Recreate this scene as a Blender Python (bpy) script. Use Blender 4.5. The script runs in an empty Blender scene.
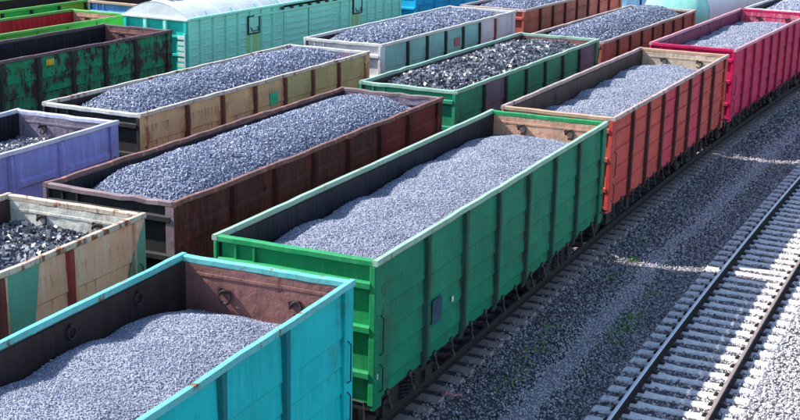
import bpy, math, random
import numpy as np
from mathutils import Vector, Matrix

# ------------------------------------------------------------------ scene, camera, light
sc = bpy.context.scene
COL = sc.collection
K2 = 0.000875828                      # the yard curves very gently: x = track_x + K2*y*y

cam_d = bpy.data.cameras.new('camera')
cam = bpy.data.objects.new('camera', cam_d); COL.objects.link(cam)
rt = Vector((0.89494295, 0.44574564, 0.01969627))
up = Vector((-0.13560231, 0.22966806, 0.96377622))
fw = Vector((-0.42507544, 0.86519559, -0.26598395))
m = Matrix((( rt.x, up.x, -fw.x, 10.65497), (rt.y, up.y, -fw.y, -36.34971), (rt.z, up.z, -fw.z, 9.85003), (0, 0, 0, 1)))
cam.matrix_world = m
cam_d.sensor_width = 36.0
cam_d.lens = 1295.05 / 800 * 36.0
cam_d.shift_x = (400 - 387.52) / 800
cam_d.shift_y = 2.27 / 800
cam_d.clip_start = 0.2
cam_d.clip_end = 2000
sc.camera = cam

SUN_DIR = Vector((1.0, 0.25, -0.93)).normalized()      # the way the light travels
world = bpy.data.worlds.new('World'); sc.world = world; world.use_nodes = True
wn = world.node_tree; bg = wn.nodes['Background']
sky = wn.nodes.new('ShaderNodeTexSky'); sky.sky_type = 'NISHITA'; sky.sun_disc = False
sky.sun_elevation = math.asin(-SUN_DIR.z)
sky.sun_rotation = math.atan2(-SUN_DIR.x, -SUN_DIR.y)
sky.air_density = 1.0; sky.dust_density = 0.6; sky.ozone_density = 1.6
wn.links.new(sky.outputs[0], bg.inputs[0]); bg.inputs[1].default_value = 0.15
sd = bpy.data.lights.new('sun', 'SUN'); sd.energy = 5.0; sd.angle = math.radians(0.5); sd.color = (1.0, 0.975, 0.94)
sun = bpy.data.objects.new('sun', sd); COL.objects.link(sun); sun.location = (-30, -5, 40)
sun.rotation_euler = SUN_DIR.to_track_quat('-Z', 'Y').to_euler()
sc.view_settings.view_transform = 'Standard'; sc.view_settings.look = 'None'
sc.view_settings.exposure = 0.85; sc.view_settings.gamma = 1.0
sc.view_settings.use_curve_mapping = False

# ------------------------------------------------------------------ colour and materials
def lin(r, g, b, k=1.0):
    f = lambda v: ((v / 255 + .055) / 1.055) ** 2.4 if v / 255 > .04045 else v / 255 / 12.92
    return (min(f(r) * k, 1), min(f(g) * k, 1), min(f(b) * k, 1), 1.0)

class NT:
    def __init__(s, name):
        s.m = bpy.data.materials.new(name); s.m.use_nodes = True
        s.t = s.m.node_tree; s.b = s.t.nodes['Principled BSDF']
    def n(s, t, **kw):
        x = s.t.nodes.new(t)
        for k, v in kw.items(): setattr(x, k, v)
        return x
    def l(s, a, b): s.t.links.new(a, b)
    def coord(s, scale=(1, 1, 1), off=(0, 0, 0)):
        tc = s.n('ShaderNodeTexCoord'); mp = s.n('ShaderNodeMapping')
        mp.inputs['Scale'].default_value = scale; mp.inputs['Location'].default_value = off
        s.l(tc.outputs['Object'], mp.inputs[0]); return mp.outputs[0]
    def noise(s, vec, scale, detail=6, rough=.6):
        x = s.n('ShaderNodeTexNoise'); x.inputs['Scale'].default_value = scale
        x.inputs['Detail'].default_value = detail; x.inputs['Roughness'].default_value = rough
        s.l(vec, x.inputs['Vector']); return x.outputs[0]
    def ramp(s, fac, a, b, lo=0., hi=1.):
        x = s.n('ShaderNodeMapRange'); x.inputs[1].default_value = a; x.inputs[2].default_value = b
        x.inputs[3].default_value = lo; x.inputs[4].default_value = hi
        s.l(fac, x.inputs[0]); return x.outputs[0]
    def mix(s, fac, c1, c2, mode='MIX'):
        x = s.n('ShaderNodeMix', data_type='RGBA', blend_type=mode)
        for sock, v in ((0, fac), (6, c1), (7, c2)):
            if hasattr(v, 'is_output'): s.l(v, x.inputs[sock])
            else: x.inputs[sock].default_value = v
        return x.outputs[2]
    def math(s, op, a, b):
        x = s.n('ShaderNodeMath', operation=op)
        for i, v in enumerate((a, b)):
            if hasattr(v, 'is_output'): s.l(v, x.inputs[i])
            else: x.inputs[i].default_value = v
        return x.outputs[0]
    def bump(s, h, dist, strength=1.0, prev=None):
        x = s.n('ShaderNodeBump'); x.inputs['Distance'].default_value = dist; x.inputs['Strength'].default_value = strength
        s.l(h, x.inputs['Height'])
        if prev: s.l(prev, x.inputs['Normal'])
        return x.outputs[0]

_seed = [0]
def paint(name, base, rust=(.09, .035, .02, 1), amount=.3, streak=.3, vary=.35, fade=None, rough=.55, dents=.012, sp=1.74, ph=.5, seam=None):
    """worn paint: tone drift, sun-bleached runs, rust patches and small chips"""
    _seed[0] += 1; o = _seed[0] * 7.31
    s = NT(name); v = s.coord((1, 1, 1), (o, o * .7, o * .3)); vs = s.coord((3.2, 3.2, .35), (o, 3, o))
    n1 = s.noise(v, .9, 5, .55); n2 = s.noise(vs, 2.6, 6, .6); n3a = s.noise(s.coord((1, 1, .6), (o, 1, o)), 3.4, 12, .76)
    sep = s.n('ShaderNodeSeparateXYZ'); tc = s.n('ShaderNodeTexCoord'); s.l(tc.outputs['Object'], sep.inputs[0])
    n3 = s.math('ADD', n3a, s.ramp(sep.outputs[2], 1.0, 2.0, .085, 0)); n4 = s.noise(v, 19, 6, .7)
    dark = tuple(c * (1 - vary) for c in base[:3]) + (1,)
    light = fade or tuple(min(1, c * (1 + vary * .5) + .03) for c in base[:3]) + (1,)
    c = s.mix(s.ramp(n1, .33, .67), dark, base)
    c = s.mix(s.ramp(n2, .46, .72, 0, .75), c, light)
    rm = s.math('MULTIPLY', s.ramp(n2, .40, .62), streak)
    c = s.mix(rm, c, tuple(.5 * (a + b * .45) for a, b in zip(rust[:3], base[:3])) + (1,))
    th = .71 - .24 * amount
    r1 = s.ramp(n3, th, th + .06)
    # rust that starts at the plate seams and along the posts and runs down
    sm = amount if seam is None else seam
    fz = s.math('FRACT', s.math('DIVIDE', s.math('SUBTRACT', sep.outputs[2], 1.30), .45), 0)
    run = s.noise(s.coord((8, 8, .55), (o, 2, o)), 1.6, 7, .65)
    seamr = s.math('MULTIPLY', s.ramp(fz, .35, 1.0), s.ramp(run, .60 - .14 * sm, .72 - .14 * sm))
    fy = s.math('ABSOLUTE', s.math('SUBTRACT', s.math('FRACT', s.math('ADD', s.math('DIVIDE', sep.outputs[1], sp), ph + 20.0 + .5), 0), .5), 0)
    edger = s.math('MULTIPLY', s.ramp(fy, .22, .03), s.ramp(n3a, .54 - .14 * sm, .66 - .14 * sm))
    wear_ = s.math('MINIMUM', s.math('ADD', s.math('MULTIPLY', seamr, min(1, .35 + sm)), s.math('MULTIPLY', edger, min(1, .4 + sm))), 1)
    rust_c = s.mix(s.ramp(n4, .3, .7), rust, tuple(min(1, x * 1.7) for x in rust[:3]) + (1,))
    c = s.mix(wear_, c, rust_c)
    c = s.mix(r1, c, rust_c)
    r2 = s.ramp(n4, .665 - .07 * amount, .70 - .07 * amount)
    c = s.mix(r2, c, rust)
    s.l(c, s.b.inputs['Base Color'])
    s.l(s.ramp(r1, 0, 1, rough, .9), s.b.inputs['Roughness'])
    s.b.inputs['Specular IOR Level'].default_value = .12
    b1 = s.bump(n1, dents * 4, .8); b2 = s.bump(n4, .004, .6, b1); b3 = s.bump(r1, .003, .5, b2)
    s.l(b3, s.b.inputs['Normal'])
    return s.m

def stone_mat(name, dark, light, rough=.6, spec=.4, contrast=1.0):
    s = NT(name)
    at = s.n('ShaderNodeAttribute', attribute_name='tint'); v = s.coord()
    n = s.noise(v, 40, 3, .6)
    f = s.math('ADD', at.outputs['Fac'], s.ramp(n, .3, .7, -.15 * contrast, .15 * contrast))
    s.l(s.mix(f, dark, light), s.b.inputs['Base Color'])
    s.b.inputs['Roughness'].default_value = rough; s.b.inputs['Specular IOR Level'].default_value = spec
    return s.m

def plain(name, c, rough=.7, metal=0., vary=.4, scale=6, bumpd=.004, spec=.4):
    s = NT(name); v = s.coord(); n = s.noise(v, scale, 8, .65)
    d = tuple(x * (1 - vary) for x in c[:3]) + (1,); l_ = tuple(min(1, x * (1 + vary)) for x in c[:3]) + (1,)
    s.l(s.mix(s.ramp(n, .3, .7), d, l_), s.b.inputs['Base Color'])
    s.b.inputs['Roughness'].default_value = rough; s.b.inputs['Metallic'].default_value = metal
    s.b.inputs['Specular IOR Level'].default_value = spec
    s.l(s.bump(n, bumpd), s.b.inputs['Normal']); return s.m

RUST = (.085, .035, .022, 1); RUSTD = (.035, .02, .018, 1); RUSTO = (.17, .06, .03, 1)

# ------------------------------------------------------------------ mesh helpers
class MB:
    def __init__(s): s.v = []; s.f = []; s.mi = []
    def add(s, vs, fs, mi=0):
        o = len(s.v); s.v += [tuple(p) for p in vs]; s.f += [tuple(i + o for i in f) for f in fs]; s.mi += [mi] * len(fs)
    def box(s, x0, x1, y0, y1, z0, z1, mi=0):
        s.add([(x0, y0, z0), (x1, y0, z0), (x1, y1, z0), (x0, y1, z0), (x0, y0, z1), (x1, y0, z1), (x1, y1, z1), (x0, y1, z1)],
              [(0, 3, 2, 1), (4, 5, 6, 7), (0, 1, 5, 4), (1, 2, 6, 5), (2, 3, 7, 6), (3, 0, 4, 7)], mi)
    def loft(s, rings, mi=0, cap=True, closed=True):
        n = len(rings[0]); vs = [p for r in rings for p in r]; fs = []
        for i in range(len(rings) - 1):
            for j in range(n if closed else n - 1):
                a = i * n + j; b = i * n + (j + 1) % n
                fs.append((a, b, b + n, a + n))
        if cap and closed:
            fs.append(tuple(range(n - 1, -1, -1))); fs.append(tuple((len(rings) - 1) * n + j for j in range(n)))
        s.add(vs, fs, mi)
    def bar(s, axis, a0, a1, u0, u1, v0, v1, c=.012, seg=1, jit=0., rng=None, mi=0):
        """a bar with chamfered edges along axis; jit bends it a little like knocked sheet steel"""
        prof = [(u0 + c, v0), (u1 - c, v0), (u1, v0 + c), (u1, v1 - c), (u1 - c, v1), (u0 + c, v1), (u0, v1 - c), (u0, v0 + c)]
        rings = []
        for i in range(seg + 1):
            t = a0 + (a1 - a0) * i / seg
            du = dv = 0
            if jit and 0 < i < seg: du = rng.uniform(-jit, jit); dv = rng.uniform(-jit * 1.3, jit * .5)
            r = []
            for (u, v) in prof:
                u += du; v += dv
                r.append((u, t, v) if axis == 'y' else ((t, u, v) if axis == 'x' else (u, v, t)))
            rings.append(r)
        s.loft(rings, mi)
    def cyl(s, p0, p1, r0, r1=None, n=12, mi=0):
        r1 = r0 if r1 is None else r1
        p0 = Vector(p0); p1 = Vector(p1); d = (p1 - p0).normalized()
        a = d.orthogonal().normalized(); b = d.cross(a)
        ring = lambda p, r: [tuple(p + a * math.cos(2 * math.pi * k / n) * r + b * math.sin(2 * math.pi * k / n) * r) for k in range(n)]
        s.loft([ring(p0, r0), ring(p1, r1)], mi)
    def tube(s, pts, r, n=6, mi=0):
        pts = [Vector(p) for p in pts]; rings = []
        a = None
        for i, p in enumerate(pts):
            d = (pts[min(i + 1, len(pts) - 1)] - pts[max(i - 1, 0)]).normalized()
            if a is None: a = d.orthogonal().normalized()
            a = (a - d * a.dot(d)).normalized(); b = d.cross(a)
            rings.append([tuple(p + a * math.cos(2 * math.pi * k / n) * r + b * math.sin(2 * math.pi * k / n) * r) for k in range(n)])
        s.loft(rings, mi)
    def mesh(s, name, mats, smooth=False):
        me = bpy.data.meshes.new(name); me.from_pydata(s.v, [], s.f)
        for mt in (mats if isinstance(mats, (list, tuple)) else [mats]): me.materials.append(mt)
        me.polygons.foreach_set('material_index', s.mi)
        if smooth: me.polygons.foreach_set('use_smooth', [True] * len(me.polygons))
        me.validate(); me.update(); return me
    def build(s, name, mats, parent=None, smooth=False):
        return link(name, s.mesh(name, mats, smooth), parent)

def link(name, data, parent=None):
    o = bpy.data.objects.new(name, data); COL.objects.link(o)
    if parent: o.parent = parent
    return o
def tag(o, label=None, cat=None, group=None, kind=None):
    if label: o['label'] = label
    if cat: o['category'] = cat
    if group: o['group'] = group
    if kind: o['kind'] = kind
    return o

# stones: angular lumps (jittered, randomly turned boxes) as one numpy mesh
_cube = np.array([(-1, -1, -1), (1, -1, -1), (1, 1, -1), (-1, 1, -1), (-1, -1, 1), (1, -1, 1), (1, 1, 1), (-1, 1, 1)], float)
_cf = np.array([(0, 3, 2, 1), (4, 5, 6, 7), (0, 1, 5, 4), (1, 2, 6, 5), (2, 3, 7, 6), (3, 0, 4, 7)])
def stone_mesh(name, P, R, tint, mat, rs, flat=.7, base=None):
    n = len(P)
    ax = rs.normal(size=(n, 4)); ax /= np.linalg.norm(ax, axis=1)[:, None]
    w, x, y, z = ax.T
    M = np.stack([np.stack([1 - 2 * (y * y + z * z), 2 * (x * y - z * w), 2 * (x * z + y * w)], -1),
                  np.stack([2 * (x * y + z * w), 1 - 2 * (x * x + z * z), 2 * (y * z - x * w)], -1),
                  np.stack([2 * (x * z - y * w), 2 * (y * z + x * w), 1 - 2 * (x * x + y * y)], -1)], 1)
    c = _cube[None] * rs.uniform(.62, 1.0, (n, 1, 3)) * np.array([1, .85, flat]) + rs.normal(scale=.2, size=(n, 8, 3))
    V = np.einsum('nij,nkj->nki', M, c) * R[:, None, None] * .72 + P[:, None, :]
    V = V.reshape(-1, 3); F = (_cf[None] + (np.arange(n) * 8)[:, None, None]).reshape(-1, 4)
    T = np.repeat(tint, 8); mi = np.zeros(len(F), np.int32)
    if base is not None:
        bv, bf, bt = base
        F = np.concatenate([F, bf + len(V)]); V = np.concatenate([V, bv]); T = np.concatenate([T, bt])
    me = bpy.data.meshes.new(name)
    me.vertices.add(len(V)); me.vertices.foreach_set('co', V.astype(np.float32).ravel())
    me.loops.add(len(F) * 4); me.loops.foreach_set('vertex_index', F.astype(np.int32).ravel())
    me.polygons.add(len(F)); me.polygons.foreach_set('loop_start', np.arange(0, len(F) * 4, 4, dtype=np.int32))
    me.update(calc_edges=True)
    at = me.attributes.new('tint', 'FLOAT', 'POINT'); at.data.foreach_set('value', np.clip(T, -.1, 1.3).astype(np.float32))
    me.materials.append(mat); me.shade_flat() if hasattr(me, 'shade_flat') else None
    return me

def vnoise(x, y, seed):
    """cheap smooth 2-D noise"""
    rs = np.random.RandomState(seed); out = 0
    for k in range(5):
        a = rs.uniform(0, 6.28, 3); f = rs.uniform(.7, 1.5, 2)
        out = out + np.sin(x * f[0] * (1 + k * .6) + a[0] + np.sin(y * f[1] * (1 + k * .5) + a[1]) * 1.2) / (1 + k * .5)
    return out / 2.2

# ------------------------------------------------------------------ the setting
TX = {1: 0.0, 2: -5.038, 3: -10.679, 4: -19.219, 5: -24.121, 6: -28.35}
XR = 5.336
cx_ = lambda tx, y: tx + K2 * y * y
fine_ballast = None

def gmat():
    s = NT('ballast_ground'); v = s.coord()
    n1 = s.noise(v, .5, 6); n2 = s.noise(v, 17, 5, .7); n3 = s.noise(v, 60, 3, .7)
    c = s.mix(s.ramp(n2, .35, .65), (.045, .042, .05, 1), (.15, .145, .16, 1))
    c = s.mix(s.ramp(n1, .5, .75, 0, .6), c, (.12, .085, .06, 1))
    s.l(c, s.b.inputs['Base Color']); s.b.inputs['Roughness'].default_value = .9
    s.l(s.bump(n3, .03, 1, s.bump(n2, .05)), s.b.inputs['Normal']); return s.m
M_GROUND = gmat()
g = MB(); S = 900
xs = [-S, -200, -60, -30, -10, 0, 10, 20, 60, 200, S]; ys = xs
vs = [(x, y, -.36) for y in ys for x in xs]; nx = len(xs)
g.add(vs, [(j * nx + i, j * nx + i + 1, (j + 1) * nx + i + 1, (j + 1) * nx + i) for j in range(len(ys) - 1) for i in range(nx - 1)])
tag(g.build('ground', M_GROUND), kind='structure')

Y0, Y1 = -46, 92
def strip(name, tx, prof, mat, y0=Y0, y1=Y1, step=1.0):
    """a band that follows the curve; prof = [(x, z)...]"""
    b = MB(); n = int((y1 - y0) / step); rings = []
    for i in range(n + 1):
        y = y0 + (y1 - y0) * i / n
        rings.append([(cx_(tx, y) + x, y, z) for x, z in prof])
    k = len(prof); vs = [p for r in rings for p in r]
    b.add(vs, [(i * k + j, i * k + j + 1, (i + 1) * k + j + 1, (i + 1) * k + j) for i in range(n) for j in range(k - 1)])
    return b.build(name, mat)
for t, x in list(TX.items()):
    if t > 1: tag(strip('track_bed', x, [(-2.3, -.355), (-1.5, -.235), (1.5, -.235), (2.3, -.355)], M_GROUND), kind='structure')
# the one wide bed under the first loaded track, the footway and the empty track
prof = [(-2.3, -.355), (-1.5, -.235), (1.3, -.235), (1.7, -.29), (2.2, -.33), (3.3, -.33), (3.75, -.28), (4.0, -.24), (6.75, -.235), (8.3, -.25), (14, -.3), (15.5, -.355)]
tag(strip('track_bed', 0.0, prof, M_GROUND), kind='structure')
def zbed(x): return np.interp(x, [p[0] for p in prof], [p[1] for p in prof])
s = NT('footway_dust'); v = s.coord(); n1 = s.noise(v, 25, 6, .7)
s.l(s.mix(s.ramp(n1, .3, .7), (.10, .09, .105, 1), (.42, .385, .42, 1)), s.b.inputs['Base Color']); s.b.inputs['Roughness'].default_value = .95
s.l(s.bump(n1, .02), s.b.inputs['Normal'])
b = MB(); rr = random.Random(4); rings = []
for i in range(int((Y1 - Y0) / .5) + 1):
    y = Y0 + i * .5; xo = .18 * math.sin(y * .35) + .1 * math.sin(y * .9 + 1)
    xo *= .4; rings.append([(cx_(2.36 + xo + rr.uniform(-.14, .14), y), y, -.3325), (cx_(2.75 + xo, y), y, -.326), (cx_(3.08 + xo + rr.uniform(-.14, .14), y), y, -.3325)])
b.loft(rings, cap=False, closed=False); tag(b.build('path', s.m), kind='structure')

# gravel carpets
M_GRAVEL = stone_mat('gravel_stone', (.05, .044, .050, 1), (.66, .60, .60, 1), rough=.75, spec=.25)
rs = np.random.RandomState(11)
def gravel_field():
    P = []; R = []; T = []
    for (ya, yb, dens, r) in ((-24, -4, 460, .034), (-4, 12, 280, .041), (12, 40, 110, .06), (40, 80, 30, .1)):
        xa, xb = 1.05, (11.5 if ya < 12 else 9)
        n = int((yb - ya) * (xb - xa) * dens)
        x = rs.uniform(xa, xb, n); y = rs.uniform(ya, yb, n)
        xo = .18 * np.sin(y * .35) + .1 * np.sin(y * .9 + 1)
        onpath = np.abs(x - 2.72 - xo * .4 + rs.normal(size=n) * .14) < .42
        keep = ~onpath | (rs.uniform(0, 1, n) < .95)
        x, y, onpath = x[keep], y[keep], onpath[keep]; n = len(x)
        sz = r * rs.uniform(.6, 1.35, n); sz[onpath] *= .62; between = (x < 4.0) & ~onpath; sz[between] *= .8
        # train shadow put into stone tint: darker to mid-gauge, paler on the sunlit side
        pale = np.clip((x - 5.2) / .7, 0, 1) * .42 + .44
        pale = np.where((x > 3.2) & (x < 4.1), .50, pale)
        pale = np.where(x <= 2.3, .46, pale)
        pale = np.where(onpath & (rs.uniform(0, 1, n) < .85), 1.12, pale)
        pale = pale + .09 * vnoise(x * 1.3, y * 1.1, 5) * (x < 5)
        tint = pale + rs.normal(size=n) * .2 + (rs.uniform(0, 1, n) > .94) * .3
        P.append(np.stack([cx_(x, y), y, zbed(x) + rs.uniform(-.02, .028, n) + onpath * .014 - .016 * ((x > 4.62) & (x < 6.05))], 1)); R.append(sz); T.append(tint)
    return np.concatenate(P), np.concatenate(R), np.concatenate(T)
P, R, T = gravel_field()
tag(link('gravel', stone_mesh('gravel', P, R, T, M_GRAVEL, rs)), 'loose grey crushed stone ballast around the tracks', 'gravel', kind='stuff')

# ------------------------------------------------------------------ railway tracks
M_RAILTOP = plain('rail_head_steel', (.50, .53, .58, 1), rough=.28, metal=.9, vary=.1, scale=3)
M_RAILSIDE = plain('rail_rust', (.028, .018, .016, 1), rough=.85, vary=.5, scale=9)
M_RAILDULL = plain('rail_head_rusty', (.33, .25, .21, 1), rough=.5, metal=.3, vary=.25, scale=5)
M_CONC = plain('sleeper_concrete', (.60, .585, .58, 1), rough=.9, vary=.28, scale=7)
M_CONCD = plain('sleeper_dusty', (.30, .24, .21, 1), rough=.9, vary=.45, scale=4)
M_CLIP = plain('fastening_steel', (.04, .028, .024, 1), rough=.8)

def rail_mb(x0, tx, y0=Y0, y1=Y1):
    b = MB()
    prof = [(-.075, -.18), (.075, -.18), (.075, -.168), (.012, -.15), (.012, -.045), (.036, -.036), (.036, -.008), (.028, 0), (-.028, 0), (-.036, -.008), (-.036, -.036), (-.012, -.045), (-.012, -.15), (-.075, -.168)]
    n = int((y1 - y0) / 2)
    rings = [[(cx_(tx, y0 + (y1 - y0) * i / n) + x0 + px, y0 + (y1 - y0) * i / n, pz) for px, pz in prof] for i in range(n + 1)]
    b.loft(rings)
    for i, f in enumerate(b.f):
        if len(f) == 4:
            js = sorted(k % 14 for k in f)
            if js[0] >= 6 and js[-1] <= 9: b.mi[i] = 1
    return b
def sleeper_mesh(mat):
    b = MB()
    # pre-stressed concrete sleeper: wide tapered heads under the rails, waist in the middle
    st = [(-1.35, .135, -.235), (-1.3, .14, -.185), (-.95, .145, -.18), (-.62, .14, -.182), (-.35, .12, -.20), (.35, .12, -.20), (.62, .14, -.182), (.95, .145, -.18), (1.3, .14, -.185), (1.35, .135, -.235)]
    rings = []
    for x, w, z in st:
        rings.append([(x, -w, -.40), (x, w, -.40), (x, w * .95, z - .045), (x, w * .68, z), (x, -w * .68, z), (x, -w * .95, z - .045)])
    b.loft(rings)
    return b
def clips(b):
    for s in (-1, 1):
        for o in (-.13, .13):
            x = s * .80 + o
            b.box(x - .05, x + .05, -.06, .06, -.21, -.155, 1)
            b.cyl((x, 0, -.156), (x, 0, -.115), .022, n=6, mi=1)
            b.tube([(x - .04, -.05, -.15), (x - .02, -.06, -.13), (x + .02, -.05, -.13), (x + .03, .04, -.14)], .011, 5, 1)
    return b
def railway(tx, label, near, y0, y1, mat, headm, headl=None):
    root = tag(link('railway_track', None), label, 'railway track')
    for s in (-1, 1):
        rail_mb(s * .80, tx).build('rail', [M_RAILSIDE, (headl if s < 0 and headl else headm)], root)
    sm = sleeper_mesh(mat)
    if near: clips(sm)
    sm = sm.mesh('sleeper', [mat, M_CLIP]); n = int((y1 - y0) / .545); rg = random.Random(int(abs(tx) * 10))
    for i in range(n):
        y = y0 + i * .545 + rg.uniform(-.02, .02)
        o = link('sleeper', sm, root); o.location = (cx_(tx, y), y, rg.uniform(-.006, .004))
        o.rotation_euler = (0, 0, -2 * K2 * y + rg.uniform(-.012, .012))
    return root
railway(XR, 'empty railway track with pale concrete sleepers and shiny rail right of the wagons', True, -19, 32, M_CONC, M_RAILDULL, M_RAILTOP)
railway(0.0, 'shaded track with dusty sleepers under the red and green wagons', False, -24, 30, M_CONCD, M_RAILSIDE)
under = {2: 'track under the dark brown coal wagon, hidden between wagon rows', 3: 'track under the lilac blue wagon and the pale teal coal wagon',
         4: 'track under the mint green covered wagon', 5: 'track under the empty wagon with the red interior', 6: 'farthest track, under the yellow green wagon'}
for t, lb in under.items():
    root = tag(link('railway_track', None), lb, 'railway track')
    for s in (-1, 1): rail_mb(s * .80, TX[t]).build('rail', [M_RAILSIDE, M_RAILTOP], root)
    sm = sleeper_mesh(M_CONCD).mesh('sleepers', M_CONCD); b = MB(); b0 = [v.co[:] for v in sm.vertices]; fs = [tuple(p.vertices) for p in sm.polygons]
    for i in range(190):
        y = -36 + i * .545; b.add([(cx_(TX[t], y) + p[0], y + p[1], p[2]) for p in b0], fs)
    tag(b.build('sleepers', M_CONCD, root), kind='stuff')

# ------------------------------------------------------------------ wagons
M_UNDER = plain('underframe_black', (.022, .019, .019, 1), rough=.8, vary=.6, scale=8)
M_WHEEL = plain('wheel_steel', (.05, .038, .034, 1), rough=.55, metal=.3, vary=.4)
M_LEVER = plain('lever_grey', (.05, .045, .045, 1), rough=.6, vary=.4, scale=12)
M_RED = plain('dull_red', (.35, .05, .04, 1))
M_HOOK = plain('hook_black', (.018, .014, .013, 1), rough=.6, vary=.4)

def bogie_meshes():
    b = MB()
    for s in (-1, 1):
        x0, x1 = (s * 1.02 - .07, s * 1.02 + .07)
        # side frame: arch from one axle box to the other
        pts = [(-1.2, .38), (-1.2, .62), (-.85, .72), (-.45, .86), (.45, .86), (.85, .72), (1.2, .62), (1.2, .38), (.85, .34), (.6, .26), (-.6, .26), (-.85, .34)]
        ring = lambda x: [(x, py, pz) for py, pz in pts]
        b.loft([ring(x0), ring(x1)])
        for a in (-.925, .925): b.box(s * 1.02 - .14, s * 1.02 + .14, a - .16, a + .16, .32, .62)
        for k in (-.22, 0, .22):
            for i in range(5): b.cyl((s * 1.1, k, .34 + i * .07), (s * 1.1, k, .37 + i * .07), .085, n=10)
    b.box(-1.05, 1.05, -.25, .25, .62, .9)
    for a in (-.55, .55): b.box(-.9, .9, a - .05, a + .05, .35, .5)
    bm = b.mesh('bogie', M_UNDER)
    w = MB()
    prof = [(-.86, .06), (-.86, .475 - .03), (-.84, .475), (-.74, .48), (-.715, .505), (-.69, .50), (-.69, .40), (-.72, .36), (-.72, .14), (-.69, .08)]
    for s in (-1, 1):
        rings = []
        for k in range(24):
            a = 2 * math.pi * k / 24
            rings.append([(s * x, r * math.cos(a), r * math.sin(a)) for x, r in prof])
        rings.append(rings[0]); w.loft(rings, cap=False, closed=True)
    w.cyl((-1.12, 0, 0), (1.12, 0, 0), .085, n=12)
    return bm, w.mesh('wheelset', M_WHEEL)
BOGIE, WHEELSET = bogie_meshes()

def coupler_mesh():
    b = MB()
    b.box(-.09, .09, -.55, .05, -.1, .1)
    b.loft([[(x * k, y, z * k2) for x, z in ((-.2, -.17), (.2, -.17), (.2, .17), (-.2, .17))] for y, k, k2 in ((.0, .7, .8), (.16, 1.1, 1), (.33, 1.1, 1))])
    b.box(-.22, -.08, .33, .46, -.16, .16); b.box(.12, .22, .33, .4, -.14, .14)
    b.tube([(.28, -.3, -.02), (.32, -.05, -.35), (.30, .2, -.55), (.2, .42, -.45), (.1, .5, -.1)], .028, 6)   # air hose
    return b.mesh('coupler', M_UNDER)
COUPLER = coupler_mesh()

def hook_mesh():
    """lashing hook: bracket and a hanging ring"""
    b = MB(); b.box(-.10, .10, -.05, .0, -.015, .045); b.box(-.13, -.07, -.05, 0, -.06, .05)
    pts = []
    for k in range(13):
        a = math.pi * (.95 - 1.65 * k / 12); pts.append((.02 + .12 * math.cos(a), -.07 - .02 * math.sin(k), -.10 + .13 * math.sin(a)))
    b.tube(pts, .028, 6); return b.mesh('lashing_hook', M_HOOK)
HOOK = hook_mesh()
def ring_mesh():
    b = MB(); pts = [(.02, .09 * math.cos(2 * math.pi * k / 12), .09 * math.sin(2 * math.pi * k / 12) - .05) for k in range(13)]
    b.tube(pts, .018, 5); b.box(0, .03, -.03, .03, .02, .08); return b.mesh('lashing_ring', M_HOOK)
RING = ring_mesh()
def lever_mesh():
    b = MB(); b.tube([(0, 0, .12), (.06, 0, .05), (.05, .02, -.08), (.09, .02, -.16)], .02, 5); b.box(-.03, .05, -.05, .05, .08, .16)
    b.box(-.02, .10, -.02, .05, -.2, -.14); return b.mesh('hatch_lever', M_LEVER)
LEVER = lever_mesh()

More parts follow.
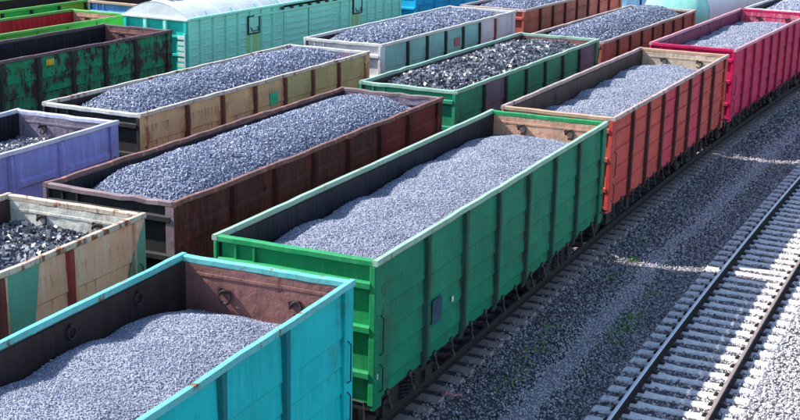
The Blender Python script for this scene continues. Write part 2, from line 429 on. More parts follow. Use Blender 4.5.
W = 1.57
def wagon(name, pose, body, rim, post, inner_side, inner_end, label, group='open coal wagons standing in the yard', nposts=6, endlen=2.15,
          style='boards', panels=None, post_mats=None, end=None, handles=True, wear=.008, rim_end=None, zbot=1.06, hooks=True, postdrop=.12, end_posts=2, rings=0, end_beams=None, stw=.03, hookz=.34):
    x, y, a, L, H = pose; rg = random.Random(hash(label) % 9973 if False else sum(map(ord, label)))
    root = link(name, None); root.location = (x, y, 0); root.rotation_euler = (0, 0, -a)
    tag(root, label, 'freight wagon', group)
    h = L / 2; end = end or body; rim_end = rim_end or rim
    ps = [-h + endlen + i * (L - 2 * endlen) / (nposts - 1) for i in range(nposts)]
    edges = [-h + .05] + ps + [h - .05]
    mats = [body, inner_side, BOUNCE_L]; pm = {}
    for k, mt in (panels or {}).items():
        if mt not in mats: mats.append(mt)
        pm[k] = mats.index(mt)
    zt = H - .10
    pm_body = lambda i: (panels or {}).get(i + 1, body)
    for s in (1, -1):
        b = MB()
        if style == 'boards': zs = [zbot, 1.28, 1.32, 1.74, 1.77, 2.18, 2.21, 2.65, 2.68, zt]
        else: zs = [zbot, 1.5, 2.0, 2.5, 3.0, zt]
        for i in range(len(edges) - 1):
            ya, yb = edges[i], edges[i + 1]; nn = 5
            bulge = rg.uniform(-.012, .012)
            grid = []
            for zi, z in enumerate(zs):
                row = []
                for j in range(nn + 1):
                    t = j / nn
                    off = bulge * math.sin(math.pi * t) + rg.uniform(-wear, wear) * .6 * (0 < j < nn)
                    if style == 'boards': off += (.024 if zi % 2 == 0 and zi > 0 else 0)
                    row.append((s * (1.47 + off), ya + (yb - ya) * t, z))
                grid.append(row)
            k = nn + 1; vs = [p for r in grid for p in r]
            fs = [(r * k + j, r * k + j + 1, (r + 1) * k + j + 1, (r + 1) * k + j) if s > 0 else (r * k + j + 1, r * k + j, (r + 1) * k + j, (r + 1) * k + j + 1) for r in range(len(zs) - 1) for j in range(nn)]
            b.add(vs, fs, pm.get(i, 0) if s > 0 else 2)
            # embossed stiffening bars on the plates
            bars = {'bars': [(1.55, .10), (2.05, .10), (2.55, .10), (3.02, .10)], 'bigbar': [(1.65, .24), (2.62, .22)], 'recess': [(1.55, .3), (2.75, .42)]}.get(style, [])
            if style == 'boards': bars = []
            d = .05 if style != 'recess' else .022
            ma = .18 if style != 'recess' else .12
            for z, w in bars:
                o = 1.475; q = [(s * o, ya + ma, z - w / 2), (s * o, yb - ma, z - w / 2), (s * o, yb - ma, z + w / 2), (s * o, ya + ma, z + w / 2)]
                q2 = [(s * (o + d), ya + ma + .13, z - w / 4), (s * (o + d), yb - ma - .13, z - w / 4), (s * (o + d), yb - ma - .13, z + w / 4), (s * (o + d), ya + ma + .13, z + w / 4)]
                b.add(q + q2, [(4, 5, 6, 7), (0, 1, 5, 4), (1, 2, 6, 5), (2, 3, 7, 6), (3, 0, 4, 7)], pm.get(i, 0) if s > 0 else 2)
        b.box(min(s * 1.42, s * 1.455), max(s * 1.42, s * 1.455), -h + .06, h - .06, zbot + .01, zt - .01, 1)
        sw = b.build('side_wall', mats, root)
        # posts: pressed hat sections, hanging a little below the plates
        for i, yp in enumerate(ps):
            wd = .085; z0 = zbot - postdrop; p = MB()
            x0, x1 = s * 1.478, s * (1.556)
            ringf = lambda z, k: [(x0, yp - wd, z), (x0 + (x1 - x0) * k, yp - wd * .62, z), (x0 + (x1 - x0) * k, yp + wd * .62, z), (x0, yp + wd, z)]
            x2 = s * 1.535; p.box(min(x0, x2), max(x0, x2), yp + wd + .001, yp + wd + .04, z0 + .15, zt - .03, 1)
            p.loft([ringf(z0, .35), ringf(z0 + .25, 1), ringf(zt - .25, 1), ringf(zt - .03, .75)])
            p.build('side_post', [(post_mats or {}).get(i, post), pm_body(i)], root)
        for e in (-1, 1):   # corner posts
            p = MB(); y0, y1 = sorted((e * (h - .30), e * (h - .002)))
            p.bar('z', zbot - .08, zt - .004, min(s * 1.476, s * 1.54), max(s * 1.476, s * 1.54), y0, y1, .01)
            p.build('corner_post', (post_mats or {}).get('c', body), root)
            if handles and s > 0:
                q = MB(); yy = e * (h - .2)
                q.tube([(1.54, yy, 1.9), (1.60, yy, 1.95), (1.60, yy, 2.55), (1.54, yy, 2.6)], .012, 5)
                q.tube([(1.54, yy, 1.25), (1.60, yy, 1.3), (1.60, yy, 1.7), (1.54, yy, 1.75)], .012, 5)
                q.build('grab_handle', M_HOOK, root)
        r = MB(); xa, xb = sorted((s * 1.465, s * W))
        r.bar('y', -h, h, xa, xb, H - .10, H, .012, seg=26, jit=wear, rng=rg)
        r.build('top_rim', rim, root)
    for e in (-1, 1):
        b = MB(); yo = e * (h - .08); yi = e * (h - .13)
        ya, yb = sorted((yo, yi)); ncol = 8
        b.box(-1.455, 1.455, ya, (ya + yb) / 2, zbot, zt - .02, 0 if e < 0 else 1)
        b.box(-1.395, 1.395, (ya + yb) / 2 + .002, yb, zbot, zt - .02, 1 if e < 0 else 0)
        # dented channel below the rim on the inside
        yc = e * (h - .142); y0, y1 = sorted((yc, yi))
        b.bar('x', -1.39, 1.39, y0, y1, zt - .20, zt - .14, .008, seg=12, jit=wear * .6, rng=rg, mi=1)
        ew = b.build('end_wall', [end, inner_end], root)
        for z in (end_beams or (3.14, 2.38, 1.58)):
            q = MB(); y0, y1 = sorted((e * (h - .078), e * (h + .03)))
            q.bar('x', -1.44, 1.44, y0, y1, z - .065, z + .065, .02); q.build('end_beam', end, root)
        for k in range(end_posts):
            q = MB(); xx = -1.12 + k * .36; y0, y1 = sorted((e * (h - .078), e * (h - .02)))
            q.box(xx - .02, xx + .02, y0, y1, 3.22, zt - .02); q.build('end_stiffener', end, root)
        r = MB(); y0, y1 = sorted((e * (h - .133), e * (h - .004)))
        r.bar('x', -1.464, 1.464, y0, y1, H - .115, H - .012, .012, seg=10, jit=wear, rng=rg); r.build('top_rim', rim_end, root)
        for xx in (-1.50, 1.50):   # end corner stanchion
            q = MB(); y0, y1 = sorted((e * (h - .1), e * (h + .01))); q.bar('z', zbot, H - .12, xx - stw * (2.4 if xx > 0 else .9), xx + .028, y0, y1, .008); q.build('end_stanchion', (post_mats or {}).get('e', end), root)
        if hooks and e > 0:
            for xx in (-.66, .60):
                o = link('lashing_hook', HOOK, root); o.location = (xx, h - .135, H - hookz); o.scale = (.85, .85, .85); o.rotation_euler = (0, rg.uniform(-.3, .3), 0)
        q = MB(); ye = e * (h + .10); q.tube([(1.42, ye, .82), (1.40, ye, 1.14), (.9, ye, 1.17), (.25, ye, 1.17), (.12, ye + e * .08, 1.30)], .018, 6); q.build('uncoupling_lever', M_LEVER, root)
        q = MB(); q.cyl((-.34, e * (h - .01), 1.06), (-.34, e * (h + .14), 1.06), .04, n=8); q.box(-.37, -.31, *sorted((e * (h + .14), e * (h + .17))), 1.0, 1.22); q.build('brake_cock', M_RED, root)
        o = link('coupler', COUPLER, root); o.location = (0, e * (h + .02), 1.04); o.rotation_euler = (0, 0, 0 if e > 0 else math.pi)
        o = link('bogie', BOGIE, root); o.location = (0, e * 4.32, 0)
        for ax in (-.925, .925):
            w = link('wheelset', WHEELSET, o); w.location = (0, ax, .475)
    for i in range(rings):
        o = link('lashing_ring', RING, root); o.location = (-1.40, -h + 1.5 + i * (L - 3) / (rings - 1), H - .26)
    f = MB(); f.box(-1.39, 1.39, -h + .14, h - .14, 1.2, 1.3); f.build('floor', M_UNDER, root)
    f = MB(); f.box(-.25, .25, -h + .1, h - .1, .88, 1.19)
    for yp in edges[1:-1]: f.box(-1.45, 1.45, yp - .06, yp + .06, .98, 1.195)
    for e in (-1, 1):
        y0, y1 = sorted((e * (h - .1), e * (h - .38))); f.box(-1.5, 1.5, y0, y1, .92, 1.19)
    f.cyl((.7, -.6, .78), (.7, .2, .78), .17, n=14); f.cyl((-.65, .5, .75), (-.65, 1.4, .75), .2, n=14)
    f.tube([(1.2, -2.6, .8), (1.2, 2.6, .8)], .025, 6); f.tube([(1.25, -h + .3, .95), (1.2, -2.6, .8)], .02, 6)
    f.build('underframe', M_UNDER, root)
    for s in (1,):
        for i in range(len(edges) - 1):
            for t in (.28, .72):
                o = link('hatch_lever', LEVER, root); o.location = (s * 1.46, edges[i] + (edges[i + 1] - edges[i]) * t, zbot - .1); o.rotation_euler = (rg.uniform(-.3, .3), 0, 0)
    return root

def load(pose, zline, crown, size, dens, mat, label, seed, mounds=0., tint=(.5, .2), front=0., back=0., mid=0.):
    """a heap of coal inside a wagon; zline: height along the walls at even stations from front to back"""
    x, y, a, L, H = pose; r = np.random.RandomState(seed); hl = L / 2 - .14; hw = 1.385
    st = np.linspace(-hl, hl, len(zline))
    mc = np.arange(-hl + 1.0, hl, 1.75) + r.uniform(-.25, .25, len(np.arange(-hl + 1.0, hl, 1.75)))
    mx = r.uniform(-.35, .35, len(mc)); mh = r.uniform(.7, 1.1, len(mc))
    def hf(u, v):
        z = np.interp(v, st, zline)
        e = np.minimum(1, (v + hl) / 1.6) if True else 1; e2 = np.minimum(1, (hl - v) / 1.3)
        cz = crown * (1 - (np.abs(u) / hw) ** 2.4) * (.35 + .65 * e) * (.35 + .65 * e2)
        z = z + cz - front * np.clip(1 - (v + hl) / 1.9, 0, 1) ** 1.2 - back * np.clip(1 - (hl - v) / 1.5, 0, 1)
        if mounds:
            mm = np.full_like(z, -9.)
            for c_, x_, h_ in zip(mc, mx, mh):
                d = np.sqrt(((u - x_) * .5) ** 2 + (v - c_) ** 2)
                mm = np.maximum(mm, h_ - d * 1.05)
            z = z + mounds * np.clip(mm, -.35, 1)
        return z + .035 * vnoise(u * 2.2, v * 1.8, seed) + mid
    nu, nv = 40, 170
    U, V = np.meshgrid(np.linspace(-hw, hw, nu), np.linspace(-hl, hl, nv)); Z = hf(U, V) - size * .35
    bv = np.stack([U.ravel(), V.ravel(), Z.ravel()], 1)
    i = np.arange(nv - 1)[:, None] * nu + np.arange(nu - 1)[None]; i = i.ravel()
    bf = np.stack([i, i + 1, i + nu + 1, i + nu], 1)
    n = int(2 * hw * 2 * hl * dens)
    u = r.uniform(-hw + size * .7, hw - size * .7, n); v = r.uniform(-hl + size * .7, hl - size * .7, n)
    sz = size * r.uniform(.55, 1.3, n) * (1 + .35 * (r.uniform(0, 1, n) > .93))
    if size > .05:
        n2 = n * 5; u = np.concatenate([u, r.uniform(-hw + .03, hw - .03, n2)]); v = np.concatenate([v, r.uniform(-hl + .03, hl - .03, n2)])
        sz = np.concatenate([sz * 1.05, size * r.uniform(.2, .55, n2)]); n += n2
    P = np.stack([u, v, hf(u, v) + r.uniform(-.3, .35, n) * size], 1)
    T = tint[0] + tint[1] * r.normal(size=n)
    me = stone_mesh('coal_load', P, sz, T, mat, r, base=(bv, bf, np.full(len(bv), tint[0] - .15)))
    o = link('coal_load', me); o.location = (x, y, 0); o.rotation_euler = (0, 0, -a)
    tag(o, label, 'coal', 'coal loads in the wagons', 'stuff'); return o

POSE = {
'teal':(0.621,-26.121,-0.04556,12.96,3.544), 'green':(0.143,-12.154,-0.01748,13.13,3.584), 'red':(-0.033,1.873,0.00476,13.09,3.514),
'pink':(0.229,16.209,0.03179,13.41,3.553), 'tan':(-4.509,-24.551,-0.04332,12.96,3.518), 'brown':(-4.906,-10.722,-0.01821,12.83,3.502),
'green2':(-5.066,3.345,0.00604,13.01,3.496), 'salmon':(-4.792,16.591,0.02884,12.83,3.355), 'blue':(-10.351,-17.881,-0.03222,12.97,3.463),
'tan2':(-10.643,-4.052,-0.01060,12.88,3.475), 'pale':(-10.668,9.559,0.01224,12.44,3.585), 'wgreen':(-19.209,-3.454,-0.00617,12.95,3.485),
'olive':(-24.120,0.538,0.00264,12.95,3.343)}
def pose(t, yf, L, H):
    yc = yf + L / 2; return (cx_(TX[t], yc), yc, 2 * K2 * yc, L, H)
POSE['last'] = pose(1, 23.8, 12.9, 3.5); POSE['rust'] = pose(3, 16.6, 12.9, 3.55); POSE['sky'] = pose(3, 30.4, 12.9, 3.7)
POSE['cyan'] = pose(4, 23.3, 12.9, 3.6); POSE['cobalt'] = pose(5, 8.0, 12.9, 3.62); POSE['lime'] = pose(6, -1.5, 12.9, 3.45); POSE['lime2'] = pose(6, 12.3, 12.9, 3.45)
POSE['lime0'] = pose(6, -15.3, 12.9, 3.45)

I_DARK = paint('inner_dark_brown', (.05, .032, .03, 1), RUSTD, .2, .5)  # dark brown inner side walls, darker than the inner ends
I_NAVY = paint('inner_near_black', (.018, .020, .027, 1), RUSTD, .15, .3)  # blue-black inner side walls, darker than the inner ends
I_PURPLE = paint('inner_rusty_mauve', (.36, .165, .145, 1), (.10, .045, .035, 1), .5, .5, .4, dents=.03, seam=.5)
I_ORANGE = paint('inner_rusty_orange', (.75, .42, .27, 1), (.20, .08, .045, 1), .45, .3, fade=(.45, .38, .30, 1), dents=.03)
I_CREAM = paint('inner_cream_rust', (.78, .58, .40, 1), (.20, .10, .07, 1), .35, .3, fade=(.55, .5, .42, 1), dents=.03)
I_BROWN = paint('inner_light_brown', (.11, .065, .055, 1), RUSTD, .4, .5)
I_PINKW = paint('inner_pink_dusty', (.80, .08, .18, 1), (.5, .4, .33, 1), .15, .4, fade=(.6, .45, .42, 1), dents=.03)
I_PINKS = paint('inner_pink_sooty', (.36, .05, .12, 1), (.035, .03, .055, 1), .7, .8)
I_WHITE = paint('inner_whitish', (.45, .45, .44, 1), (.17, .09, .06, 1), .4, .3, dents=.03)
I_RED = paint('inner_red', (.42, .02, .03, 1), (.09, .02, .02, 1), .4, .3, fade=(.5, .12, .12, 1))
I_LILAC = paint('inner_grey_mauve', (.34, .27, .34, 1), (.05, .03, .035, 1), .5, .4, dents=.03)

TEAL = paint('teal_paint', (.0, .57, .57, 1), (.05, .10, .09, 1), .05, .16, .25, fade=(.02, .68, .66, 1), seam=.28)
TEAL_R = paint('teal_rim_worn', (.16, .62, .60, 1), RUSTO, .62, .3, .3, seam=0)
GREEN = paint('green_paint', (.002, .24, .125, 1), (.03, .05, .035, 1), .10, .30, .35, fade=(.008, .30, .155, 1), seam=.6)
GREEN_R = paint('green_rim_worn', (.34, .54, .40, 1), RUSTO, .5, .2, .3, fade=(.35, .5, .38, 1), seam=0)
GREEN_E = paint('green_end_paint', (.02, .33, .11, 1), RUST, .12, .2, .3, seam=0)
GREEN_P = paint('dark_green_post', (.012, .085, .055, 1), RUSTD, .35, .3, .4)
REDB = paint('faded_red_paint', (.68, .09, .07, 1), (.10, .03, .03, 1), .15, .35, .3, fade=(.76, .19, .15, 1), sp=1.548, ph=0., seam=.4)
REDP2 = paint('pinkish_red_patch', (.66, .06, .10, 1), RUSTD, .12, .2, .25)
REDR = paint('red_wagon_rim', (.62, .45, .40, 1), RUSTD, .6, .4, .3, fade=(.5, .4, .36, 1), seam=0)
RED_RF = paint('red_front_rim', (.60, .40, .26, 1), RUSTO, .3, .3, .25, seam=0)
REDPO = paint('dark_rust_post', (.10, .028, .026, 1), RUSTD, .4, .5, .4)
PINK = paint('crimson_paint', (.70, .012, .10, 1), (.10, .015, .05, 1), .14, .35, .3, fade=(.78, .07, .18, 1), sp=1.43, seam=.4)
PINKP = paint('dark_crimson_post', (.34, .015, .05, 1), (.05, .01, .02, 1), .3, .4, .3)
PINKR = paint('crimson_rim', (.78, .36, .42, 1), (.15, .04, .05, 1), .2, .3, .3, fade=(.65, .35, .38, 1), seam=0)
BROWN = paint('dark_brown_rust', (.095, .045, .036, 1), (.20, .05, .035, 1), .35, .5, .5)
BROWN2 = paint('maroon_rust', (.22, .045, .04, 1), RUSTD, .5, .5, .5)
BROWN_R = paint('brown_rim_chipped', (.22, .12, .10, 1), (.32, .14, .10, 1), .7, .4, .4, seam=0)
BROWN_E = paint('mauve_grey_end', (.33, .23, .24, 1), RUSTD, .35, .4, .4, seam=0)
TAN = paint('peach_paint', (.95, .50, .30, 1), (.34, .12, .05, 1), .32, .12, .15, fade=(.95, .78, .62, 1), seam=.38)
TANR = paint('tan_rim', (.72, .60, .46, 1), RUSTO, .8, .4, .3, seam=0)
TANP = paint('rusty_post', (.22, .075, .06, 1), RUSTD, .3, .4, .4)
MINTP = paint('mint_patch_paint', (.16, .50, .36, 1), RUSTO, .2, .3, .3)
CREAM = paint('cream_inner_paint', (.85, .83, .70, 1), RUSTO, .4, .3, .3, dents=.03)
TAN2 = paint('ochre_cream_paint', (.88, .55, .28, 1), (.28, .10, .045, 1), .35, .25, .35, fade=(.85, .72, .48, 1), seam=.7)
TAN3 = paint('olive_cream_paint', (.66, .54, .24, 1), RUSTO, .2, .4, .35)
TAN2R = paint('cream_rim', (.72, .64, .54, 1), RUSTO, .65, .4, .3, seam=0)
GR2 = paint('weathered_green', (.03, .36, .19, 1), RUST, .35, .4, .35)
GR2P = paint('purple_grey_plate', (.19, .16, .21, 1), RUST, .3, .4, .35)
GR2R = paint('green_rim_pale', (.34, .55, .42, 1), RUSTO, .25, .3, .3, seam=0)
SALM = paint('rust_red_plate', (.50, .15, .10, 1), RUSTD, .3, .4, .35)
SALMR = paint('rust_rim_pale', (.60, .47, .40, 1), RUSTD, .4, .4, .3, seam=0)
BLUE = paint('lilac_blue_paint', (.36, .44, .92, 1), (.22, .08, .12, 1), .15, .35, .3, fade=(.42, .38, .82, 1))
BLUER = paint('lilac_rim', (.66, .66, .82, 1), RUST, .35, .3, .3, seam=0)
PALE = paint('pale_teal_paint', (.30, .62, .56, 1), RUST, .12, .3, .3)
PALEW = paint('dirty_white_paint', (.80, .76, .76, 1), RUST, .12, .3, .25)
PALER = paint('pale_rim', (.74, .74, .72, 1), RUST, .3, .4, .3, seam=0)
DKPOST = paint('black_green_post', (.03, .05, .05, 1), RUSTD, .3, .3, .4)
REDPOST = paint('red_oxide_post', (.40, .07, .06, 1), RUSTD, .2, .3, .3)
WGR = paint('peeling_green', (.01, .40, .17, 1), (.040, .026, .026, 1), .86, .5, .4, seam=1.15)
WGRR = paint('maroon_black_rim', (.16,.10,.12,1), (.2, .12, .12, 1), .3, .3, .4, seam=0)
OLV = paint('bright_green_paint', (.12, .66, .07, 1), RUST, .12, .3, .35)
OLVR = paint('bright_green_rim', (.16, .55, .11, 1), RUST, .1, .2, .3, seam=0)
RUSTW = paint('brick_red_plate', (.62, .15, .10, 1), RUSTD, .3, .4, .35, fade=(.6, .26, .2, 1))
SKYB = paint('light_blue_paint', (.30, .62, .88, 1), RUST, .15, .3, .3)
DBLUE = paint('dark_blue_post', (.03, .07, .22, 1), RUSTD, .2, .3, .3)
CYAN = paint('cyan_blue_paint', (.01, .50, .82, 1), RUST, .1, .2, .3)
COB = paint('cobalt_paint', (.10, .34, .75, 1), RUST, .3, .4, .4, fade=(.4, .5, .6, 1))
LIME1 = paint('yellow_green_paint', (.30, .62, .05, 1), RUST, .12, .3, .35)
LIME2 = paint('leaf_green_paint', (.03, .55, .09, 1), RUST, .12, .3, .35)
LIME3 = paint('olive_yellow_paint', (.42, .55, .07, 1), RUST, .15, .3, .35)

G = 'open coal wagons standing in the yard'
BOUNCE_L = paint('bounce_muting_plate', (.20, .14, .11, 1), RUSTD, .4, .5, .35)  # brown added on unseen left walls to keep coloured bounce light off neighbours
TEALP = paint('dark_teal_post', (.005, .20, .22, 1), RUSTD, .2, .3, .3)
FLG = {}
wagon('open_wagon', POSE['teal'], TEAL, TEAL_R, TEALP, I_DARK, I_PURPLE, 'bright teal open wagon in the near left foreground, loaded with fine coal', post_mats={}, rings=7, hookz=.5)
wagon('open_wagon', POSE['green'], GREEN, GREEN_R, GREEN_P, I_NAVY, I_ORANGE, 'deep green open wagon with orange rusty inner end in the middle of the photo', end=GREEN_E, rim_end=GREEN_E)
wagon('open_wagon', POSE['red'], REDB, REDR, REDPO, I_BROWN, I_CREAM, 'faded red open wagon between the deep green wagon and the crimson one', style='bars', rim_end=RED_RF, end=REDB, panels={1: REDB, 3: REDP2, 5: REDP2}, nposts=7, endlen=1.9)
wagon('open_wagon', POSE['pink'], PINK, PINKR, PINKP, I_PINKS, I_PINKW, 'crimson pink open wagon with many ribs behind the faded red one', style='boards', nposts=8, endlen=1.7, rim_end=PINK)
wagon('open_wagon', POSE['last'], PINK, PALER, DKPOST, I_NAVY, I_BROWN, 'open wagon in the top right corner, behind the crimson wagon', nposts=6)
tanw = wagon('open_wagon', POSE['tan'], TAN, TANR, TANP, I_BROWN, CREAM, 'peach and mint painted open wagon with cream inner end at the left edge', post_mats={5: REDPOST}, end=MINTP, wear=.012)
wagon('open_wagon', POSE['brown'], BROWN, BROWN_R, REDPO, I_NAVY, I_LILAC, 'dark rusty brown open wagon heaped with coal left of the deep green one', style='recess', panels={6: BROWN2, 5: BROWN2}, end=M_UNDER, rim_end=BROWN_E, post_mats={'e': BROWN_E, 'c': BROWN}, wear=.02, stw=.07)
wagon('open_wagon', POSE['green2'], GR2, GR2R, DKPOST, I_BROWN, I_PURPLE, 'weathered green and purple open wagon loaded with coarse lump coal', panels={1: GR2P, 6: GR2P}, end=GR2, wear=.012)
wagon('open_wagon', POSE['salmon'], SALM, SALMR, REDPO, I_DARK, I_BROWN, 'low rust red open wagon in front of the white tank wagon', wear=.012, nposts=7, endlen=1.9)
wagon('open_wagon', POSE['blue'], BLUE, BLUER, BLUE, I_NAVY, I_LILAC, 'lilac blue open wagon with dirty inner end at the left edge', style='bigbar', wear=.014)
wagon('open_wagon', POSE['tan2'], TAN2, TAN2R, TANP, I_DARK, I_LILAC, 'ochre and cream open wagon heaped with coal, upper left', panels={4: TAN3, 5: TAN3, 6: TAN3}, end=M_UNDER, rim_end=PALER, wear=.012)
wagon('open_wagon', POSE['pale'], PALE, PALER, DKPOST, I_BROWN, I_WHITE, 'pale teal open wagon with whitish last panels and a red post', panels={5: PALEW, 6: PALEW}, post_mats={5: REDPOST, 'c': PALEW}, end=PALEW, rim_end=PALER, wear=.012)
wagon('open_wagon', POSE['rust'], RUSTW, SALMR, REDPO, I_DARK, I_BROWN, 'brick red open wagon with dark posts at the top edge', style='bars', panels={1: SALM, 4: SALM}, rim_end=SALMR, nposts=7, endlen=1.9)
wagon('open_wagon', POSE['sky'], SKYB, PALER, DBLUE, I_DARK, I_BROWN, 'light blue open wagon with dark blue posts at the top edge')
wagon('open_wagon', POSE['cyan'], CYAN, CYAN, CYAN, I_DARK, I_BROWN, 'cyan blue open wagon behind the mint covered wagon', style='bars')
wagon('open_wagon', POSE['wgreen'], WGR, WGRR, DKPOST, I_NAVY, I_PURPLE, 'peeling green empty open wagon in front of the mint covered wagon', wear=.016, endlen=2.2)
wagon('open_wagon', POSE['olive'], OLV, OLVR, OLV, I_RED, I_ORANGE, 'bright green empty open wagon with red inside walls')
wagon('open_wagon', POSE['cobalt'], COB, SALMR, COB, I_DARK, I_BROWN, 'cobalt blue open wagon with rusty pink rim behind the red inside one', end=COB, rim_end=RED_RF)
wagon('open_wagon', POSE['lime'], LIME1, OLVR, DKPOST, I_DARK, I_BROWN, 'yellow green open wagon on the farthest track, top left corner', panels={3: LIME2, 4: LIME2, 5: LIME1, 6: LIME3})

# painted diagonal mint patches on the peach wagon
p = MB(); h = 12.96 / 2; X = 1.4955
for ya, yb, yc, yd in ((3.2, 4.15, 3.2, 3.2), ):
    p.add([(X + .008, 2.73, 1.1), (X + .008, 3.15, 1.1), (X + .008, 3.55, 3.40), (X + .008, 2.73, 3.40)], [(0, 1, 2, 3)])
p.build('paint_patch', MINTP, tanw); p = MB()
p.add([(X + .008, 5.45, 1.1), (X + .008, h - .31, 1.1), (X + .008, h - .31, 2.9)], [(0, 1, 2)])
p.build('paint_patch', MINTP, tanw); p = MB()
p.add([(1.5425, h - .29, 1.1), (1.5425, h - .02, 1.1), (1.5425, h - .02, 3.42), (1.5425, h - .29, 2.95)], [(0, 1, 2, 3)])
p.build('paint_patch', MINTP, tanw)
# small painted squares and stencils
def patch(root, x, y0, y1, z0, z1, mat, nm='paint_patch'):
    q = MB(); q.add([(x, y0, z0), (x, y1, z0), (x, y1, z1), (x, y0, z1)], [(0, 1, 2, 3)]); q.build(nm, mat, root)

PB = plain('stencil_blue', (.008, .05, .09, 1)); PW = plain('stencil_white', (.6, .6, .58, 1)); PG = plain('stencil_green', (.04, .5, .25, 1)); PR = plain('stencil_red', (.45, .16, .15, 1)); PY = plain('stencil_yellow', (.6, .42, .03, 1))
def byl(pose): return next(o for o in COL.objects if o.name.startswith('open_wagon') and (o.location - Vector((pose[0], pose[1], 0))).length < .01)
q = byl(POSE['green']); hh = 13.13 / 2
patch(q, 1.515, -hh + 2.42, -hh + 2.86, 1.68, 2.15, PB); patch(q, 1.515, -hh + 3.32, -hh + 3.42, 1.86, 1.96, PW); patch(q, 1.545, -hh + .1, -hh + .14, 1.5, 1.6, PW)
q = byl(POSE['tan2']); patch(q, 1.515, -12.88 / 2 + 6.4, -12.88 / 2 + 6.85, 2.65, 3.0, PG)
q = byl(POSE['pale']); patch(q, 1.515, -12.44 / 2 + 6.2, -12.44 / 2 + 6.75, 2.75, 3.1, PR)
q = byl(POSE['wgreen']); patch(q, 1.515, -12.95 / 2 + 6.0 , -12.95 / 2 + 6.4, 3.05, 3.25, PY); patch(q, 1.515, -12.95 / 2 + 7.2, -12.95 / 2 + 7.8, 1.75, 1.95, PW); patch(q, 1.515, -12.95 / 2 + 7.0, -12.95 / 2 + 7.2, 1.2, 1.55, PY)
# ------------------------------------------------------------------ coal
C_FINE = stone_mat('fine_coal', (.095, .10, .135, 1), (.53, .56, .66, 1), rough=.6, spec=.35)
C_MID = stone_mat('medium_coal', (.03, .036, .06, 1), (.38, .43, .57, 1), rough=.5, spec=.5)
C_COARSE = stone_mat('coarse_coal', (.010, .011, .017, 1), (.30, .32, .38, 1), rough=.35, spec=.7)
load(POSE['teal'], [2.9, 2.95, 3.0, 3.0, 3.0, 2.98, 2.95, 2.68], .10, .0135, 1650, C_FINE, 'fine light grey coal in the bright teal wagon', 1, mounds=.17)
load(POSE['green'], [3.05, 3.06, 3.0, 3.02, 3.08, 3.1, 3.08, 3.0], .10, .0155, 1200, C_FINE, 'fine light grey coal in mounds in the deep green wagon', 2, mounds=.15)
load(POSE['red'], [2.8, 2.85, 2.87, 2.88, 2.92, 2.97, 3.0, 2.93], .08, .019, 760, C_FINE, 'fine light grey coal in the faded red wagon', 3, mounds=.18, front=.2)
load(POSE['pink'], [2.8, 2.95, 3.05, 3.0, 3.0, 3.05, 3.03, 3.0], .08, .024, 520, C_FINE, 'fine pale grey coal in the crimson wagon', 4, mounds=.12, front=.1)
load(POSE['last'], [2.9, 3.1, 3.2, 3.2, 3.2, 3.2], .3, .045, 150, C_FINE, 'pale grey coal in the wagon in the top right corner', 5)
load(POSE['tan'], [2.9, 2.95, 3.0, 3.0, 3.0, 2.95], .15, .085, 100, C_COARSE, 'coarse black lump coal in the peach and mint wagon', 6, tint=(.2, .22))
load(POSE['brown'], [3.15, 3.2, 3.2, 3.22, 3.22, 3.22, 3.15], .45, .027, 620, C_MID, 'medium grey coal heaped in the dark brown wagon', 7, front=.3, back=.2, tint=(.5, .18))
load(POSE['green2'], [3.2, 3.25, 3.25, 3.25, 3.25, 3.2], .22, .085, 100, C_COARSE, 'coarse black lump coal in the weathered green and purple wagon', 8, front=.2, back=.2, tint=(.22, .24))
load(POSE['salmon'], [3.1, 3.15, 3.18, 3.2, 3.1], .42, .037, 280, C_MID, 'medium grey coal in the low rust red wagon', 9, back=.4, tint=(.42, .22))
load(POSE['blue'], [2.7, 2.75, 2.8, 2.8, 2.8, 2.75], .1, .06, 140, C_COARSE, 'grey lump coal in the lilac blue wagon', 10, tint=(.4, .3))
load(POSE['tan2'], [3.22, 3.24, 3.24, 3.24, 3.24, 3.2], .42, .035, 420, C_MID, 'medium grey coal heaped in the ochre and cream wagon', 12, front=.3, back=.2, tint=(.5, .2))
load(POSE['pale'], [3.38, 3.38, 3.38, 3.38, 3.36, 3.3], .36, .04, 300, C_MID, 'medium grey coal heaped in the pale teal wagon', 13, front=.3, back=.2, tint=(.5, .28))
load(POSE['rust'], [3.3, 3.3, 3.3, 3.3], .3, .05, 120, C_MID, 'medium grey coal in the brick red wagon at the top edge', 14)

